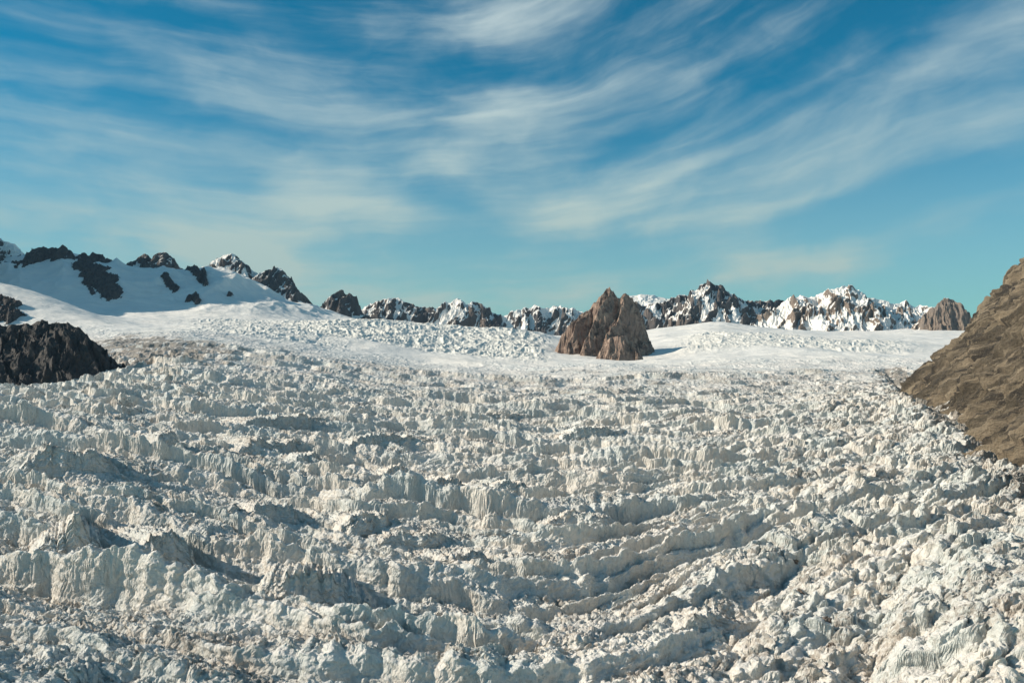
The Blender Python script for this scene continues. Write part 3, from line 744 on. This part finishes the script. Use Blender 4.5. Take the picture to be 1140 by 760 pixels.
def world():
    w = bpy.data.worlds.new('World'); scene.world = w; w.use_nodes = True
    t = w.node_tree; t.nodes.clear()
    def n(k, **kw):
        q = t.nodes.new(k)
        for a, v in kw.items(): setattr(q, a, v)
        return q
    def setv(i, v):
        if isinstance(v, (int, float, tuple)): i.default_value = v
        else: t.links.new(v, i)
    def m(op, a, b=0.0, c=0.0, clamp=False):
        q = n('ShaderNodeMath', operation=op, use_clamp=clamp); setv(q.inputs[0], a); setv(q.inputs[1], b); setv(q.inputs[2], c); return q.outputs[0]
    def comb(x, y, z=0.0):
        q = n('ShaderNodeCombineXYZ'); setv(q.inputs[0], x); setv(q.inputs[1], y); setv(q.inputs[2], z); return q.outputs[0]
    def noise(vec, sc, det=5, ro=.55, dist=0.0):
        q = n('ShaderNodeTexNoise'); t.links.new(vec, q.inputs['Vector']); q.inputs['Scale'].default_value = sc
        q.inputs['Detail'].default_value = det; q.inputs['Roughness'].default_value = ro; q.inputs['Distortion'].default_value = dist
        return q.outputs['Fac']
    def rng(v, a, b, c=0.0, d=1.0):
        q = n('ShaderNodeMapRange', interpolation_type='SMOOTHSTEP'); setv(q.inputs[0], v)
        for i, z in enumerate((a, b, c, d)): q.inputs[1 + i].default_value = z
        return q.outputs[0]
    def mix(f, a, b, mode='MIX'):
        q = n('ShaderNodeMix', data_type='RGBA', blend_type=mode); setv(q.inputs[0], f)
        for i, z in ((6, a), (7, b)):
            if isinstance(z, tuple): q.inputs[i].default_value = z + (1,)
            else: t.links.new(z, q.inputs[i])
        return q.outputs[2]
    tc = n('ShaderNodeTexCoord'); sep = n('ShaderNodeSeparateXYZ'); t.links.new(tc.outputs['Generated'], sep.inputs[0])
    X, Y, Z = sep.outputs
    sky = n('ShaderNodeTexSky', sky_type='NISHITA'); sky.sun_disc = False
    sky.sun_elevation = SUN_EL; sky.sun_rotation = SUN_AZ; sky.altitude = 1800; sky.air_density = 1.0; sky.dust_density = 0.6; sky.ozone_density = 2.0
    base = mix(1.0, sky.outputs[0], SKY_TINT, 'MULTIPLY')
    # high cirrus: azimuth and elevation of the direction, streaks combed along curved wind lines
    az = m('ARCTAN2', X, Y); el = m('ARCSINE', Z)
    azc = m('MINIMUM', m('MAXIMUM', az, -1.3), 1.3)
    fan = m('ADD', m('MULTIPLY', m('LOGARITHM', m('ADD', m('EXPONENT', m('MULTIPLY', azc, 7.0)), 1.0), math.e), 1.6 / 7.0), 1.0)
    psi = m('DIVIDE', m('ADD', el, m('ADD', 0.13, m('MULTIPLY', azc, 0.10))), fan)
    wv = comb(az, m('MULTIPLY', el, 1.6))
    w1 = m('SUBTRACT', noise(wv, 3.0, 4, .5), .5); w2 = m('SUBTRACT', noise(comb(az, m('MULTIPLY', el, 1.6), 5.0), 3.0, 4, .5), .5)
    ps = m('ADD', psi, m('MULTIPLY', w1, 0.06)); al = m('ADD', az, m('MULTIPLY', w2, 0.22))
    streak = noise(comb(m('MULTIPLY', al, 1.8), m('MULTIPLY', ps, 11.0)), 1.0, 6, .55, .15)
    fine = noise(comb(m('MULTIPLY', al, 3.5), m('MULTIPLY', ps, 42.0), 4.0), 1.0, 7, .55, .25)
    cover = noise(wv, 2.2, 6, .55)
    puff = noise(comb(m('MULTIPLY', al, 9.0), m('MULTIPLY', ps, 22.0), 9.0), 1.0, 7, .55, .4)
    tot = None
    for (px, py, rx, ry, ang, amp) in CLOUDS:
        a0 = math.atan((px - CX) / F); e0 = math.atan((CY - py) / F * math.cos(a0))
        dx = m('SUBTRACT', al, a0); dy = m('SUBTRACT', m('ADD', el, m('MULTIPLY', w1, 0.10)), e0)
        ca, sa = math.cos(math.radians(ang)), math.sin(math.radians(ang))
        ex = m('DIVIDE', m('ADD', m('MULTIPLY', dx, ca), m('MULTIPLY', dy, sa)), rx / F)
        ey = m('DIVIDE', m('SUBTRACT', m('MULTIPLY', dy, ca), m('MULTIPLY', dx, sa)), ry / F)
        g = m('EXPONENT', m('MULTIPLY', m('ADD', m('MULTIPLY', ex, ex), m('MULTIPLY', ey, ey)), -1.0))
        g = m('MULTIPLY', g, amp)
        tot = g if tot is None else m('ADD', tot, g)
    te = el
    v = m('ADD', m('MULTIPLY', streak, 0.37), m('MULTIPLY', fine, 0.15))
    v = m('ADD', v, m('ADD', m('MULTIPLY', cover, .30), m('MULTIPLY', puff, .18)))
    v = m('ADD', v, m('MULTIPLY', tot, 0.10))
    dens = rng(v, 0.44, 0.69, 0.0, CLOUD_MAX)
    dens = m('MULTIPLY', dens, m('MULTIPLY', rng(fine, .3, .68, .75, 1.05), rng(az, -.55, .0, .78, 1.0)))
    low = rng(te, 0.0, 0.28, 0.60, 0.0)
    dens = m('MINIMUM', m('ADD', dens, low), 0.97)
    ccol = mix(rng(te, 0.02, 0.40), CLOUD_LOW, CLOUD_HIGH)
    c = mix(dens, base, ccol)
    bg = n('ShaderNodeBackground'); t.links.new(c, bg.inputs[0]); bg.inputs[1].default_value = SKY_STRENGTH
    o = n('ShaderNodeOutputWorld'); t.links.new(bg.outputs[0], o.inputs[0])

SKY_STRENGTH = 0.10
SKY_TINT = (0.004, 0.66, 0.74)
WIND = 7
CLOUD_MAX = 0.85
CLOUD_LOW = (3.4, 4.5, 4.2); CLOUD_HIGH = (5.0, 5.9, 5.9)
CLOUDS = [(560, 115, 55, 30, 35, .8), (620, 130, 80, 26, 20, .7), (520, 165, 130, 40, 10, .5), (470, 185, 60, 20, -20, .5), (370, 215, 60, 35, -10, .9), (650, 240, 80, 25, 5, .8),
          (880, 205, 120, 22, 20, .8), (1000, 105, 200, 20, 28, .9), (800, 175, 60, 12, 22, .5), (940, 290, 110, 26, 5, .7), (560, 10, 90, 30, 0, 1.0),
          (80, 30, 120, 20, -12, .7), (1100, 130, 70, 20, 20, .7), (262, 278, 50, 30, 0, 2.6), (330, 205, 50, 30, -25, .6), (395, 235, 70, 22, -12, .6), (640, 235, 90, 20, 8, .8), (960, 190, 110, 12, 24, .5), (880, 290, 160, 22, 3, .8), (100, 140, 160, 18, -10, .35),
          (300, 120, 200, 60, -10, .35), (1080, 60, 120, 30, 25, .6),
          (100, 95, 90, 16, -8, -.5), (960, 130, 90, 14, 25, -.3), (1080, 200, 120, 30, 15, -.8), (700, 160, 60, 12, 25, -.7), (330, 20, 60, 30, 0, -.6), (1070, 285, 90, 25, 0, -.6)]
world()

def haze_box():
    import bmesh
    bm = bmesh.new(); bmesh.ops.create_cube(bm, size=1)
    x0, x1, y0, y1, z0, z1 = HZ
    for v in bm.verts:
        v.co = Vector(((x0 + x1) / 2 + v.co.x * (x1 - x0), (y0 + y1) / 2 + v.co.y * (y1 - y0), (z0 + z1) / 2 + v.co.z * (z1 - z0)))
    me = bpy.data.meshes.new('haze'); bm.to_mesh(me); bm.free()
    mt = bpy.data.materials.new('haze_air'); mt.use_nodes = True; t = mt.node_tree; t.nodes.clear()
    o = t.nodes.new('ShaderNodeOutputMaterial'); p = t.nodes.new('ShaderNodeVolumePrincipled')
    p.inputs['Color'].default_value = (0.45, 0.72, 1.0, 1); p.inputs['Density'].default_value = HAZE
    t.links.new(p.outputs[0], o.inputs['Volume']); me.materials.append(mt)
    ob = bpy.data.objects.new('haze', me); COL.objects.link(ob); tag(ob, kind='stuff')
allz = [v for o in bpy.data.objects if o.type == 'MESH' for v in ((o.matrix_world @ Vector(c)) for c in o.bound_box)]
HZ = (min(v.x for v in allz) - 20, max(v.x for v in allz) + 20, min(-60, min(v.y for v in allz) - 20), max(v.y for v in allz) + 20,
      min(v.z for v in allz) - 1, max(v.z for v in allz) + 5)
print('haze', HZ)
HAZE = 0.8e-5
haze_box()

cam = bpy.data.cameras.new('camera'); co = bpy.data.objects.new('camera', cam); COL.objects.link(co)
co.location = (0, 0, 0); co.rotation_euler = (math.radians(90), 0, 0)
cam.sensor_width = 36; cam.lens = 36 * F / 1140; cam.clip_start = 1; cam.clip_end = 60000
scene.camera = co
scene.view_settings.view_transform = 'Standard'; scene.view_settings.look = 'None'
scene.view_settings.exposure = 0.28; scene.view_settings.gamma = 1.0
scene.cycles.max_bounces = 4; scene.cycles.diffuse_bounces = 2; scene.cycles.glossy_bounces = 1
